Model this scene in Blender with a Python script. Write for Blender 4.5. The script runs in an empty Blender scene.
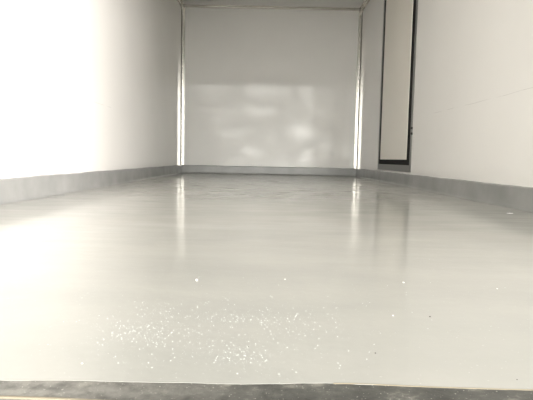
import bpy, bmesh, math, random
from mathutils import Vector, Matrix
sc = bpy.context.scene
col = sc.collection

# ---------------------------------------------------------------- camera
F_PX = 492.16
PITCH, ROLL, YAW = 0.0842, 0.0198, 0.0022
CX, CH = -0.0351, 0.2024
cd = bpy.data.cameras.new('camera'); cam = bpy.data.objects.new('camera', cd); col.objects.link(cam)
cd.sensor_fit = 'HORIZONTAL'; cd.sensor_width = 36.0; cd.lens = F_PX * 36.0 / 533.0
cd.clip_start = 0.02; cd.clip_end = 300
cam.matrix_world = (Matrix.Translation((CX, 0, CH)) @ Matrix.Rotation(-YAW, 4, 'Z') @
                    Matrix.Rotation(math.pi / 2 - PITCH, 4, 'X') @ Matrix.Rotation(ROLL, 4, 'Z'))
sc.camera = cam

# ---------------------------------------------------------------- daylight
SKY_TOP, SKY_HORIZON, SKY_GLOW = 0.3, 2.7, 1.6
GLOW_DIR = Vector((0.80, -0.60, 0.10)).normalized()   # bright hazy side of the sky, low behind and to the right
w = bpy.data.worlds.new('sky'); sc.world = w; w.use_nodes = True
nt = w.node_tree; nt.nodes.clear()
def N(t, **k):
    n = nt.nodes.new(t)
    for a, b in k.items(): setattr(n, a, b)
    return n
def L(a, b): nt.links.new(a, b)
def wm(op, a, b, c=None):
    n = N('ShaderNodeMath', operation=op)
    for i, v in enumerate((a, b, c)):
        if v is None: continue
        if isinstance(v, (int, float)): n.inputs[i].default_value = v
        else: L(v, n.inputs[i])
    return n.outputs[0]
tc = N('ShaderNodeTexCoord')
dot = N('ShaderNodeVectorMath', operation='DOT_PRODUCT'); dot.inputs[1].default_value = GLOW_DIR
L(tc.outputs['Generated'], dot.inputs[0])
sep = N('ShaderNodeSeparateXYZ'); L(tc.outputs['Generated'], sep.inputs[0])
glow = wm('POWER', wm('MAXIMUM', dot.outputs['Value'], 0.0), 7.0)
low = wm('SUBTRACT', 1.0, wm('MINIMUM', wm('ABSOLUTE', sep.outputs['Z'], 0.0), 1.0))
low = wm('POWER', low, 5.0)
total = wm('MULTIPLY_ADD', glow, SKY_GLOW, wm('MULTIPLY_ADD', low, SKY_HORIZON, SKY_TOP))
cmap = N('ShaderNodeMapping'); cmap.inputs['Scale'].default_value = (1, 1, 2.2); L(tc.outputs['Generated'], cmap.inputs[0])
added_cloud = N('ShaderNodeTexNoise'); added_cloud.inputs['Scale'].default_value = 22; added_cloud.inputs['Detail'].default_value = 4  # invented cloud noise, added for the bright patches reflected in the end wall
L(cmap.outputs[0], added_cloud.inputs['Vector'])
cr = N('ShaderNodeMapRange'); cr.inputs['From Min'].default_value = 0.50; cr.inputs['From Max'].default_value = 0.70
cr.inputs['To Min'].default_value = 0.8; cr.inputs['To Max'].default_value = 3.2; L(added_cloud.outputs['Fac'], cr.inputs['Value'])
total = wm('MULTIPLY', total, cr.outputs['Result'])
bg = N('ShaderNodeBackground'); bg.inputs['Color'].default_value = (1.0, 0.985, 0.925, 1)
L(total, bg.inputs['Strength'])
wo = N('ShaderNodeOutputWorld'); L(bg.outputs[0], wo.inputs[0])

sd = bpy.data.lights.new('hazy_sun', 'SUN'); sun = bpy.data.objects.new('hazy_sun', sd); col.objects.link(sun)
sd.energy = 3.8; sd.angle = math.radians(22); sd.color = (1.0, 0.955, 0.92)
sun.rotation_euler = Vector((0.58, -0.81, 0.055)).to_track_quat('Z', 'Y').to_euler()

vs = sc.view_settings
vs.view_transform = 'Standard'; vs.look = 'None'; vs.gamma = 1.0; vs.use_curve_mapping = False
vs.exposure = 1.46

# ---------------------------------------------------------------- materials
def mat(name, color, rough=0.5, metal=0.0, spec=0.5, coat=0.0, fn=None):
    m = bpy.data.materials.new(name); m.use_nodes = True
    b = m.node_tree.nodes['Principled BSDF']
    b.inputs['Base Color'].default_value = (*color, 1)
    b.inputs['Roughness'].default_value = rough
    b.inputs['Metallic'].default_value = metal
    b.inputs['Specular IOR Level'].default_value = spec
    b.inputs['Coat Weight'].default_value = coat
    if fn: fn(m.node_tree, b)
    return m
def nd(t, kind, **k):
    n = t.nodes.new(kind)
    for a, b in k.items(): setattr(n, a, b)
    return n
def noise(t, scale, detail=3, stretch=(1, 1, 1), rough=0.5):
    g = nd(t, 'ShaderNodeNewGeometry')
    mp = nd(t, 'ShaderNodeMapping'); mp.inputs['Scale'].default_value = stretch
    t.links.new(g.outputs['Position'], mp.inputs['Vector'])
    n = nd(t, 'ShaderNodeTexNoise'); n.inputs['Scale'].default_value = scale; n.inputs['Detail'].default_value = detail
    n.inputs['Roughness'].default_value = rough
    t.links.new(mp.outputs[0], n.inputs['Vector'])
    return n.outputs['Fac']
def ramp(t, src, stops):
    r = nd(t, 'ShaderNodeValToRGB'); e = r.color_ramp.elements
    while len(e) < len(stops): e.new(0.5)
    for i, (p, c) in enumerate(stops):
        e[i].position = p; e[i].color = (*c, 1) if len(c) == 3 else c
    t.links.new(src, r.inputs[0]); return r.outputs[0]
def bump(t, b, src, strength, dist, prev=None):
    n = nd(t, 'ShaderNodeBump'); n.inputs['Strength'].default_value = strength; n.inputs['Distance'].default_value = dist
    t.links.new(src, n.inputs['Height'])
    if prev: t.links.new(prev, n.inputs['Normal'])
    t.links.new(n.outputs[0], b.inputs['Normal']); return n.outputs[0]

def band(t, axis_out, centre, width):
    s = nd(t, 'ShaderNodeMath', operation='SUBTRACT'); s.inputs[1].default_value = centre
    t.links.new(axis_out, s.inputs[0])
    a = nd(t, 'ShaderNodeMath', operation='ABSOLUTE'); t.links.new(s.outputs[0], a.inputs[0])
    c = nd(t, 'ShaderNodeMath', operation='LESS_THAN'); c.inputs[1].default_value = width
    t.links.new(a.outputs[0], c.inputs[0]); return c.outputs[0]
def mul(t, a, b):
    m = nd(t, 'ShaderNodeMath', operation='MULTIPLY')
    t.links.new(a, m.inputs[0])
    if isinstance(b, (int, float)): m.inputs[1].default_value = b
    else: t.links.new(b, m.inputs[1])
    return m.outputs[0]

WALL = (0.84, 0.825, 0.795)
def wall_fn(scratch):
    def fn(t, b):
        n = noise(t, 1.1, 1, (1, 1, 0.8)); bump(t, b, n, 0.10, 0.05)
        n2 = noise(t, 2.5, 4)
        c = ramp(t, n2, [(0.3, tuple(x * 0.97 for x in WALL)), (0.7, WALL)])
        if scratch:
            # hairline joint between two panel strips, broken and faint
            g = nd(t, 'ShaderNodeNewGeometry'); sp = nd(t, 'ShaderNodeSeparateXYZ'); t.links.new(g.outputs['Position'], sp.inputs[0])
            wob = noise(t, 1.5, 2)
            ad = nd(t, 'ShaderNodeMath', operation='MULTIPLY_ADD'); ad.inputs[1].default_value = 0.03
            t.links.new(wob, ad.inputs[0]); t.links.new(sp.outputs['Z'], ad.inputs[2])
            m = band(t, ad.outputs[0], 0.545, 0.0013)
            brk = ramp(t, noise(t, 6, 3), [(0.42, (0, 0, 0)), (0.56, (1, 1, 1))])
            yy = nd(t, 'ShaderNodeMath', operation='LESS_THAN'); yy.inputs[1].default_value = 3.4; t.links.new(sp.outputs['Y'], yy.inputs[0])
            m = mul(t, mul(t, mul(t, m, brk), yy.outputs[0]), 0.3)
            mixn = nd(t, 'ShaderNodeMix', data_type='RGBA'); t.links.new(m, mixn.inputs['Factor'])
            t.links.new(c, mixn.inputs['A']); mixn.inputs['B'].default_value = (0.30, 0.28, 0.27, 1)
            c = mixn.outputs['Result']
        t.links.new(c, b.inputs['Base Color'])
    return fn
M_wall_end = mat('white_end_wall_panel', WALL, 0.06, spec=0.3, fn=wall_fn(False))
M_wall = mat('white_wall_panel', WALL, 0.07, spec=0.4, fn=wall_fn(False))
M_wall_r = mat('white_wall_panel_scuffed', WALL, 0.07, spec=0.4, fn=wall_fn(True))
M_ceil = mat('ceiling_panel', (0.70, 0.70, 0.68), 0.25)

def floor_fn(t, b):
    n1 = noise(t, 1.6, 4, (1, 0.55, 1))
    n2 = noise(t, 5.0, 5, (0.5, 1.3, 1))
    n3 = noise(t, 14, 4, (0.35, 1.6, 1))
    a = ramp(t, n1, [(0.35, (0.48, 0.475, 0.445)), (0.65, (0.57, 0.56, 0.52))])
    c = ramp(t, n2, [(0.35, (0.93, 0.94, 0.94)), (0.62, (1, 1, 1))])
    m = nd(t, 'ShaderNodeMix', data_type='RGBA', blend_type='MULTIPLY'); m.inputs['Factor'].default_value = 1
    t.links.new(a, m.inputs['A']); t.links.new(c, m.inputs['B'])
    # small dust flecks
    dots = noise(t, 240, 2)
    dm = ramp(t, dots, [(0.70, (0, 0, 0)), (0.74, (1, 1, 1))])
    m2 = nd(t, 'ShaderNodeMix', data_type='RGBA'); t.links.new(mul(t, dm, 0.35), m2.inputs['Factor'])
    t.links.new(m.outputs['Result'], m2.inputs['A']); m2.inputs['B'].default_value = (0.85, 0.86, 0.85, 1)
    t.links.new(m2.outputs['Result'], b.inputs['Base Color'])
    r = ramp(t, n3, [(0.3, (0.11,) * 3), (0.7, (0.17,) * 3)])
    t.links.new(r, b.inputs['Roughness'])
    p = bump(t, b, noise(t, 3.0, 3, (0.5, 1.5, 1)), 0.035, 0.03)
    bump(t, b, noise(t, 60, 3), 0.04, 0.004, p)
M_floor = mat('pale_epoxy_floor', (0.6, 0.6, 0.56), 0.2, fn=floor_fn)

def base_fn(t, b):
    c = ramp(t, noise(t, 5, 4), [(0.3, (0.25, 0.252, 0.245)), (0.7, (0.32, 0.32, 0.31))])
    t.links.new(c, b.inputs['Base Color'])
    bump(t, b, noise(t, 9, 3), 0.15, 0.02)
M_base = mat('grey_cove_coating', (0.35, 0.35, 0.35), 0.22, fn=base_fn)

def steel_fn(t, b):
    bump(t, b, noise(t, 9, 2, (1, 1, 2.5)), 0.15, 0.01)
M_steel = mat('polished_steel_trim', (0.60, 0.58, 0.54), 0.2, 1.0, fn=steel_fn)
M_door = mat('cream_door_skin', (0.84, 0.80, 0.72), 0.3)
M_gasket = mat('black_rubber_gasket', (0.008, 0.008, 0.008), 0.7, spec=0.15)
M_frame = mat('brushed_grey_frame', (0.19, 0.19, 0.18), 0.4, 0.5)
M_silicone = mat('grey_sealant', (0.16, 0.16, 0.15), 0.5)
M_dark = mat('dark_screw', (0.02, 0.02, 0.02), 0.5, 0.0)

def sill_fn(t, b):
    n = noise(t, 28, 6, (1, 1.3, 1), 0.7)
    c = ramp(t, n, [(0.30, (0.04, 0.04, 0.036)), (0.54, (0.10, 0.10, 0.09)), (0.72, (0.30, 0.29, 0.25))])
    d = ramp(t, noise(t, 330, 2), [(0.66, (0, 0, 0)), (0.72, (1, 1, 1))])
    m2 = nd(t, 'ShaderNodeMix', data_type='RGBA'); t.links.new(mul(t, d, 0.6), m2.inputs['Factor'])
    # trodden-in pale dust at one end of the strip
    g = nd(t, 'ShaderNodeNewGeometry'); sp = nd(t, 'ShaderNodeSeparateXYZ'); t.links.new(g.outputs['Position'], sp.inputs[0])
    ds = nd(t, 'ShaderNodeMapRange'); ds.inputs['From Min'].default_value = -0.02; ds.inputs['From Max'].default_value = -0.24; t.links.new(sp.outputs['X'], ds.inputs['Value'])
    pt = ramp(t, noise(t, 55, 5), [(0.32, (0.15,) * 3), (0.6, (1, 1, 1))])
    m3 = nd(t, 'ShaderNodeMix', data_type='RGBA'); t.links.new(mul(t, mul(t, ds.outputs['Result'], pt), 0.75), m3.inputs['Factor'])
    t.links.new(c, m3.inputs['A']); m3.inputs['B'].default_value = (0.38, 0.365, 0.33, 1); c = m3.outputs['Result']
    t.links.new(c, m2.inputs['A']); m2.inputs['B'].default_value = (0.62, 0.60, 0.54, 1)
    t.links.new(m2.outputs['Result'], b.inputs['Base Color'])
    bump(t, b, noise(t, 90, 5), 0.4, 0.003)
M_sill = mat('weathered_dark_sill', (0.15, 0.15, 0.14), 0.5, fn=sill_fn)
M_lip = mat('dried_coating_lip', (0.33, 0.29, 0.22), 0.8, spec=0.1)
M_white = mat('white_fragment', (0.93, 0.93, 0.90), 0.3)
M_debris = mat('dark_fragment', (0.05, 0.045, 0.04), 0.6)
M_grain = mat('glassy_white_grain', (0.70, 0.76, 0.745), 0.25, spec=0.5)
M_ground = mat('yard_concrete', (0.34, 0.33, 0.31), 0.85,
               fn=lambda t, b: t.links.new(ramp(t, noise(t, 0.7, 5), [(0.3, (0.28, 0.275, 0.26)), (0.7, (0.38, 0.37, 0.35))]), b.inputs['Base Color']))

# ---------------------------------------------------------------- mesh helpers
def link(name, bm, m, parent=None, smooth=False, bevel=0):
    bmesh.ops.recalc_face_normals(bm, faces=bm.faces)
    me = bpy.data.meshes.new(name); bm.to_mesh(me); bm.free()
    o = bpy.data.objects.new(name, me); col.objects.link(o); me.materials.append(m)
    if parent: o.parent = parent
    if smooth:
        for p in me.polygons: p.use_smooth = True
    if bevel:
        bv = o.modifiers.new('bevel', 'BEVEL'); bv.width = bevel; bv.segments = 2; bv.limit_method = 'ANGLE'
    return o
def structure(o, label=None):
    o['kind'] = 'structure'
    if label: o['label'] = label
    return o
def box(bm, a, b):
    c = [(a[i] + b[i]) / 2 for i in range(3)]; s = [abs(b[i] - a[i]) for i in range(3)]
    bmesh.ops.create_cube(bm, size=1, matrix=Matrix.Translation(c) @ Matrix.Diagonal((*s, 1)))
def boxbm(a, b):
    bm = bmesh.new(); box(bm, a, b); return bm
def sweep(profile, path_fn, n, closed=True):
    """profile: 2-D points, path_fn(i, p) -> 3-D point, n stations"""
    bm = bmesh.new(); rings = []
    for i in range(n):
        rings.append([bm.verts.new(path_fn(i, p)) for p in profile])
    k = len(profile)
    for i in range(n - 1):
        for j in range(k if closed else k - 1):
            bm.faces.new((rings[i][j], rings[i][(j + 1) % k], rings[i + 1][(j + 1) % k], rings[i + 1][j]))
    if closed:
        bm.faces.new(rings[0]); bm.faces.new(rings[-1])
    return bm
def cells(xs, ys, zs, hole):
    """solid of grid cells sharing vertices, cells in hole left out"""
    bm = bmesh.new(); V = {}
    def v(i, j, k):
        if (i, j, k) not in V: V[(i, j, k)] = bm.verts.new((xs[i], ys[j], zs[k]))
        return V[(i, j, k)]
    nx, ny, nz = len(xs) - 1, len(ys) - 1, len(zs) - 1
    solid = lambda i, j, k: 0 <= i < nx and 0 <= j < ny and 0 <= k < nz and (j, k) not in hole
    for i in range(nx):
        for j in range(ny):
            for k in range(nz):
                if not solid(i, j, k): continue
                for d, q in (((-1, 0, 0), [(0, 0, 0), (0, 1, 0), (0, 1, 1), (0, 0, 1)]), ((1, 0, 0), [(1, 0, 0), (1, 1, 0), (1, 1, 1), (1, 0, 1)]),
                             ((0, -1, 0), [(0, 0, 0), (1, 0, 0), (1, 0, 1), (0, 0, 1)]), ((0, 1, 0), [(0, 1, 0), (1, 1, 0), (1, 1, 1), (0, 1, 1)]),
                             ((0, 0, -1), [(0, 0, 0), (1, 0, 0), (1, 1, 0), (0, 1, 0)]), ((0, 0, 1), [(0, 0, 1), (1, 0, 1), (1, 1, 1), (0, 1, 1)])):
                    if not solid(i + d[0], j + d[1], k + d[2]):
                        bm.faces.new([v(i + a, j + b, k + c) for a, b, c in q])
    return bm

# ---------------------------------------------------------------- the body of the box
HW, H, D = 1.1, 2.038, 6.164       # half width, inner height, back wall
Y0, YF = 0.385, 0.427              # outer edge of the body, front edge of the coated floor
T = 0.08
DY0, DY1 = 3.865, 4.996            # side door frame, near and far edge
DZ0, DZ1 = 0.115, 1.90

# floor: coated slab with a ragged hand-rolled front edge
random.seed(4)
bm = bmesh.new()
NX = 180
top = []; bot = []; back = []; backb = []
for i in range(NX + 1):
    x = -HW - T + (2 * HW + 2 * T) * i / NX
    e = 0.0016 * math.sin(x * 7 + 1) + 0.0010 * math.sin(x * 23) + 0.0006 * math.sin(x * 61 + 2) + random.uniform(-0.0004, 0.0004)
    e += 0.0035 * math.exp(-((x - 0.035) / 0.05) ** 2) * (1 if x < 0.05 else 0.5)
    top.append(bm.verts.new((x, YF + e, 0))); bot.append(bm.verts.new((x, YF + e, -0.06)))
    back.append(bm.verts.new((x, D + T, 0))); backb.append(bm.verts.new((x, D + T, -0.06)))
for i in range(NX):
    bm.faces.new((top[i], top[i + 1], back[i + 1], back[i]))
    bm.faces.new((bot[i], bot[i + 1], top[i + 1], top[i]))
    bm.faces.new((back[i], back[i + 1], backb[i + 1], backb[i]))
    bm.faces.new((backb[i], backb[i + 1], bot[i + 1], bot[i]))
bm.faces.new((top[0], back[0], backb[0], bot[0])); bm.faces.new((top[-1], back[-1], backb[-1], bot[-1]))
floor = structure(link('floor', bm, M_floor), 'pale glossy epoxy coated floor running to the back wall')

structure(link('wall_left', boxbm((-HW - T, Y0, 0), (-HW, D, H)), M_wall_r), 'glossy white panel wall washed out by daylight')
structure(link('wall_back', boxbm((-HW - T, D, 0), (HW + T, D + T, H)), M_wall_end), 'glossy off-white end wall of the cargo box')
structure(link('wall_right', cells([HW, HW + T], [Y0, DY0, DY1, D], [0, DZ0, DZ1, H], {(1, 1)}), M_wall_r), 'white panel wall holding the narrow side door')
structure(link('ceiling', boxbm((-HW - T, Y0, H), (HW + T, D + T, H + 0.08)), M_ceil), 'grey-white ceiling panel')

# cove skirting
cove = [(0, -0.001), (0.019, -0.001), (0.019, 0.001), (0.016, 0.003), (0.0135, 0.008), (0.012, 0.016), (0.010, 0.094), (0.0085, 0.099), (0.0, 0.101)]
def wob(s, k): return 0.0012 * math.sin(s * 9 + k) + 0.0007 * math.sin(s * 31 + k)
nL = 90
for side, nm in ((-1, 'baseboard_left'), (1, 'baseboard_right')):
    def f(i, p, side=side):
        y = YF + 0.002 + (D - YF - 0.002) * i / (nL - 1)
        z = p[1] + (wob(y, side) if p[1] > 0.05 else 0)
        return (side * (HW - p[0] + 0.0), y, z)
    structure(link(nm, sweep(cove, f, nL), M_base), 'grey coated cove skirting at the foot of the side wall')
def f(i, p):
    x = -HW + 2 * HW * i / (nL - 1)
    return (x, D - p[0], p[1] + (wob(x, 2) if p[1] > 0.05 else 0))
structure(link('baseboard_back', sweep(cove, f, nL), M_base), 'grey coated cove skirting at the foot of the end wall')

# polished steel corner angles: trim_1, trim_2 upright in the back corners, trim_3 along the ceiling, trim_4 / trim_5 along the ceiling sides
LEG, TH = 0.043, 0.0025
ang = [(0, 0), (LEG, 0), (LEG, TH * 0.6), (LEG - 0.002, TH)]
r = 0.012
for k in range(6):
    a = math.pi * 1.5 - k * (math.pi / 2) / 5
    ang.append((TH + r + r * math.cos(a), TH + r + r * math.sin(a)))
ang += [(TH, LEG - 0.002), (TH * 0.6, LEG), (0, LEG)]
nV = 70
for idx, side in ((1, -1), (2, 1)):
    def f(i, p, side=side):
        z = 0.0995 + (H - 0.1) * i / (nV - 1)
        wv = 0.0009 * math.sin(z * 40 + side)
        a = p[0] + (wv if p[0] > 0.02 else 0); b_ = p[1] + (wv if p[1] > 0.02 else 0)
        return (side * (HW - a), D - b_, z)
    tr = link('trim_%d' % idx, sweep(ang, f, nV), M_steel, smooth=False)
    structure(tr, 'polished steel corner angle rising from the grey skirting')
    # bead of grey sealant in the fold
    bead = sweep([(TH, TH), (TH + 0.007, TH), (TH + 0.004, TH + 0.004), (TH, TH + 0.007)], lambda i, p, side=side: (side * (HW - p[0]), D - p[1], 0.1 + (H - 0.14) * i / 30), 31)
    link('sealant_bead', bead, M_silicone, tr)
def f(i, p):
    x = -HW + 0.004 + (2 * HW - 0.008) * i / (nV - 1)
    return (x, D - p[0], H - p[1] * 0.5 )
structure(link('trim_3', sweep([(a, b) for a, b in ang], f, nV), M_steel), 'thin steel angle between ceiling and end wall')
for idx, side in ((4, -1), (5, 1)):
    def f(i, p, side=side):
        y = Y0 + 0.01 + (D - Y0 - 0.05) * i / (nV - 1)
        return (side * (HW - p[0]), y, H - p[1])
    structure(link('trim_%d' % idx, sweep(ang, f, nV), M_steel), 'steel angle between ceiling and side wall')

# side door in the right wall
door = bpy.data.objects.new('door_1', None); col.objects.link(door); door.location = (HW, (DY0 + DY1) / 2, DZ0)
structure(door, 'narrow cream side door with black rubber gasket in the right wall')
def local(bm):
    bmesh.ops.translate(bm, vec=-Vector(door.location), verts=bm.verts); return bm
FR = 0.045   # near jamb, 0.02 far jamb
GN, GF, GB = 0.10, 0.045, 0.045
fy0, fy1, fz0 = DY0, DY1, DZ0
iy0, iy1, iz0, iz1 = DY0 + 0.035, DY1 - 0.03, DZ0 + 0.055, DZ1 - 0.05
link('door_frame', local(cells([HW - 0.006, HW + T], [fy0, iy0, iy1, fy1], [fz0, iz0, iz1, DZ1], {(1, 1)})), M_frame, door)
gy0, gy1, gz0, gz1 = iy0 + GN, iy1 - 0.055, iz0 + 0.045, iz1 - 0.045
link('gasket', local(cells([HW + 0.000, HW + 0.03], [iy0, gy0, gy1, iy1], [iz0, gz0, gz1, iz1], {(1, 1)})), M_gasket, door, bevel=0.004)
link('door_panel', local(boxbm((HW - 0.003, gy0, gz0), (HW + 0.06, gy1, gz1))), M_door, door, bevel=0.003)
for z in (0.417, 0.460):
    bm = bmesh.new()
    bmesh.ops.create_cone(bm, segments=12, radius1=0.010, radius2=0.008, depth=0.012, cap_ends=True,
                          matrix=Matrix.Translation((HW - 0.008, DY0 - 0.004, z)) @ Matrix.Rotation(-math.pi / 2, 4, 'Y'))
    link('screw', local(bm), M_dark, door)

# threshold
sill = link('threshold_plate', boxbm((-HW - T, Y0 - 0.012, -0.09), (HW + T, YF + 0.006, -0.0002)), M_sill)
structure(sill, 'dark weathered sill strip along the open end of the floor')
bm = sweep([(-0.0010, -0.003), (0.0012, -0.003), (0.0008, 0.0002), (-0.0002, 0.0002), (-0.0007, -0.0001)],
           lambda i, p: (lambda x: (x, YF + p[0] - 0.001 + 0.0016 * math.sin(x * 7 + 1) + 0.0010 * math.sin(x * 23) + 0.0035 * math.exp(-((x - 0.035) / 0.05) ** 2), p[1]))(0.03 + 0.30 * i / 60), 61)
structure(link('trim_6', bm, M_lip), 'ragged cream ridge of dried floor coating')
bm = sweep([(0, -0.0004), (0.005, -0.0004), (0.0045, 0.0003), (0.003, 0.0008), (0.001, 0.0006)],
           lambda i, p: (lambda x: (x, 0.3925 + p[0] - (x + 0.25) * 0.038 + 0.0005 * math.sin(x * 50), p[1]))(-0.6 + 0.75 * i / 60), 61)
structure(link('trim_7', bm, M_lip), 'pale ridge of old coating along the outer edge of the dark sill')

# rear opening frame: head beam and two posts
structure(link('trim_8', boxbm((-HW - T, Y0 - 0.05, H - 0.10), (HW + T, Y0, H + 0.08)), M_frame, bevel=0.004), 'grey head beam of the open end')
for k, sx in ((9, -1), (10, 1)):
    structure(link('trim_%d' % k, boxbm((sx * (HW + 0.005), Y0 - 0.05, -0.06), (sx * (HW + T), Y0, H - 0.10)), M_frame, bevel=0.004), 'grey upright post of the open end')
# yard outside
structure(link('ground', boxbm((-40, -40, -1.3), (40, 20, -1.1)), M_ground), 'concrete yard outside the open end')

# ---------------------------------------------------------------- loose bits on the floor
def floor_at(px, py):
    c, s = math.cos(-ROLL), math.sin(-ROLL)
    u, v = px - 266.5, py - 200
    u, v = c * u - s * v, s * u + c * v
    d = Vector((u, F_PX, -v))
    c, s = math.cos(PITCH), math.sin(PITCH)
    d = Vector((d.x, c * d.y + s * d.z, -s * d.y + c * d.z))
    c, s = math.cos(-YAW), math.sin(-YAW)
    d = Vector((c * d.x - s * d.y, s * d.x + c * d.y, d.z))
    k = CH / -d.z
    return CX + d.x * k, d.y * k
def chip(name, x, y, size, m, label, cat, group, seed, z=0.0):
    rnd = random.Random(seed)
    bm = bmesh.new(); bmesh.ops.create_icosphere(bm, subdivisions=1, radius=size)
    for v in bm.verts:
        v.co *= rnd.uniform(0.7, 1.25); v.co.z *= 0.55
    lo = min(v.co.z for v in bm.verts)
    for v in bm.verts: v.co.z -= lo
    o = link(name, bm, m); o.location = (x, y, z); o.rotation_euler.z = rnd.uniform(0, 6)
    o['label'] = label; o['category'] = cat; o['group'] = group
    return o
bits = [
 (196.5, 280.5, 'w', 0.0022, 'larger white crumb alone on the pale floor just behind the glitter'),
 (403.5, 283.0, 'w', 0.0020, 'white crumb on the right half of the floor, in line below the side door'),
 (393.0, 316.0, 'w', 0.0012, 'tiny white crumb a little in front of the one below the side door'),
 (497.0, 289.0, 'w', 0.0014, 'white crumb nearest the right-hand skirting'),
 (285.0, 279.5, 'w', 0.0012, 'tiny white crumb near the middle of the floor, behind the glitter'),
 (82.0, 364.0, 'w', 0.0009, 'tiny white crumb at the left just inside the dark sill'),
 (248.5, 347.0, 'd', 0.0009, 'small dark speck near the middle of the floor close to the sill'),
 (375.5, 353.5, 'd', 0.0010, 'small dark speck right of centre close to the sill'),
 (430.0, 317.0, 'd', 0.0013, 'dark speck on the right of the floor, behind the other right-hand speck'),
 (517.0, 380.0, 'd', 0.0007, 'dark speck at the far right beside the sill'),
]
for i, (px, py, k, s, lb) in enumerate(bits):
    x, y = floor_at(px, py)
    if k == 'w': chip('floor_crumb', x, y, s, M_white, lb, 'crumb', 'white crumbs on the floor', 10 + i)
    else: chip('dirt_speck', x, y, s, M_debris, lb, 'speck', 'dark specks on the floor', 10 + i)
x, y = floor_at(510, 213.5)
fl = chip('paint_flake', x, y, 0.010, M_white, 'flat pale paint flake lying in front of the right-hand skirting', 'flake', 'flakes on the floor', 77)
for v in fl.data.vertices: v.co.z *= 0.12; v.co.x *= 1.6
del fl['group']

# glitter: uncountable fine grains
random.seed(11)
bm = bmesh.new()
def grain(x, y, s):
    tet = bmesh.ops.create_icosphere(bm, subdivisions=1, radius=s)['verts'] if s > 0.00045 else bmesh.ops.create_cone(bm, segments=4, radius1=s, radius2=s * 0.2, depth=s * 1.1, cap_ends=True)['verts']
    R = Matrix.Rotation(random.uniform(0, 6.28), 3, 'Z') @ Matrix.Rotation(random.uniform(-.5, .5), 3, 'X')
    for v in tet: v.co = R @ v.co; v.co.z *= 0.7
    lo = min(v.co.z for v in tet)
    for v in tet: v.co += Vector((x, y, -lo))
cl = [(145, 333, 27, 7.5, 450), (162, 311, 20, 5, 160), (250, 318, 28, 4.5, 260), (240, 357, 19, 6, 190), (300, 325, 30, 9, 110), (210, 335, 80, 22, 600), (330, 300, 90, 25, 130)]
for cx, cy, sx, sy, n in cl:
    for _ in range(n):
        px, py = random.gauss(cx, sx), random.gauss(cy, sy)
        if py > 378 or py < 250 or px < 5 or px > 528: continue
        x, y = floor_at(px, py)
        if y < YF + 0.01: continue
        grain(x, y, random.choice((0.00015, 0.00018, 0.00018, 0.00022, 0.00025, 0.0003, 0.0005)))
g = link('glitter_grains', bm, M_grain)
g['kind'] = 'stuff'; g['label'] = 'scatter of fine glittering white grains on the pale floor near the sill'; g['category'] = 'grains'

# grit lying on the sill
grit = [(152, 396, 'w', 'white bit of grit lying on the dark sill strip'), (168, 397, 'o', 'orange-brown bit of grit lying on the dark sill strip')]
M_orange = mat('rusty_fragment', (0.50, 0.22, 0.09), 0.6)
for i, (px, py, k, lb) in enumerate(grit):
    x, y = floor_at(px, py)
    chip('grit_bit', x, y, 0.0012, M_white if k == 'w' else M_orange, lb, 'grit', 'bits of grit on the sill', 40 + i, z=-0.003)
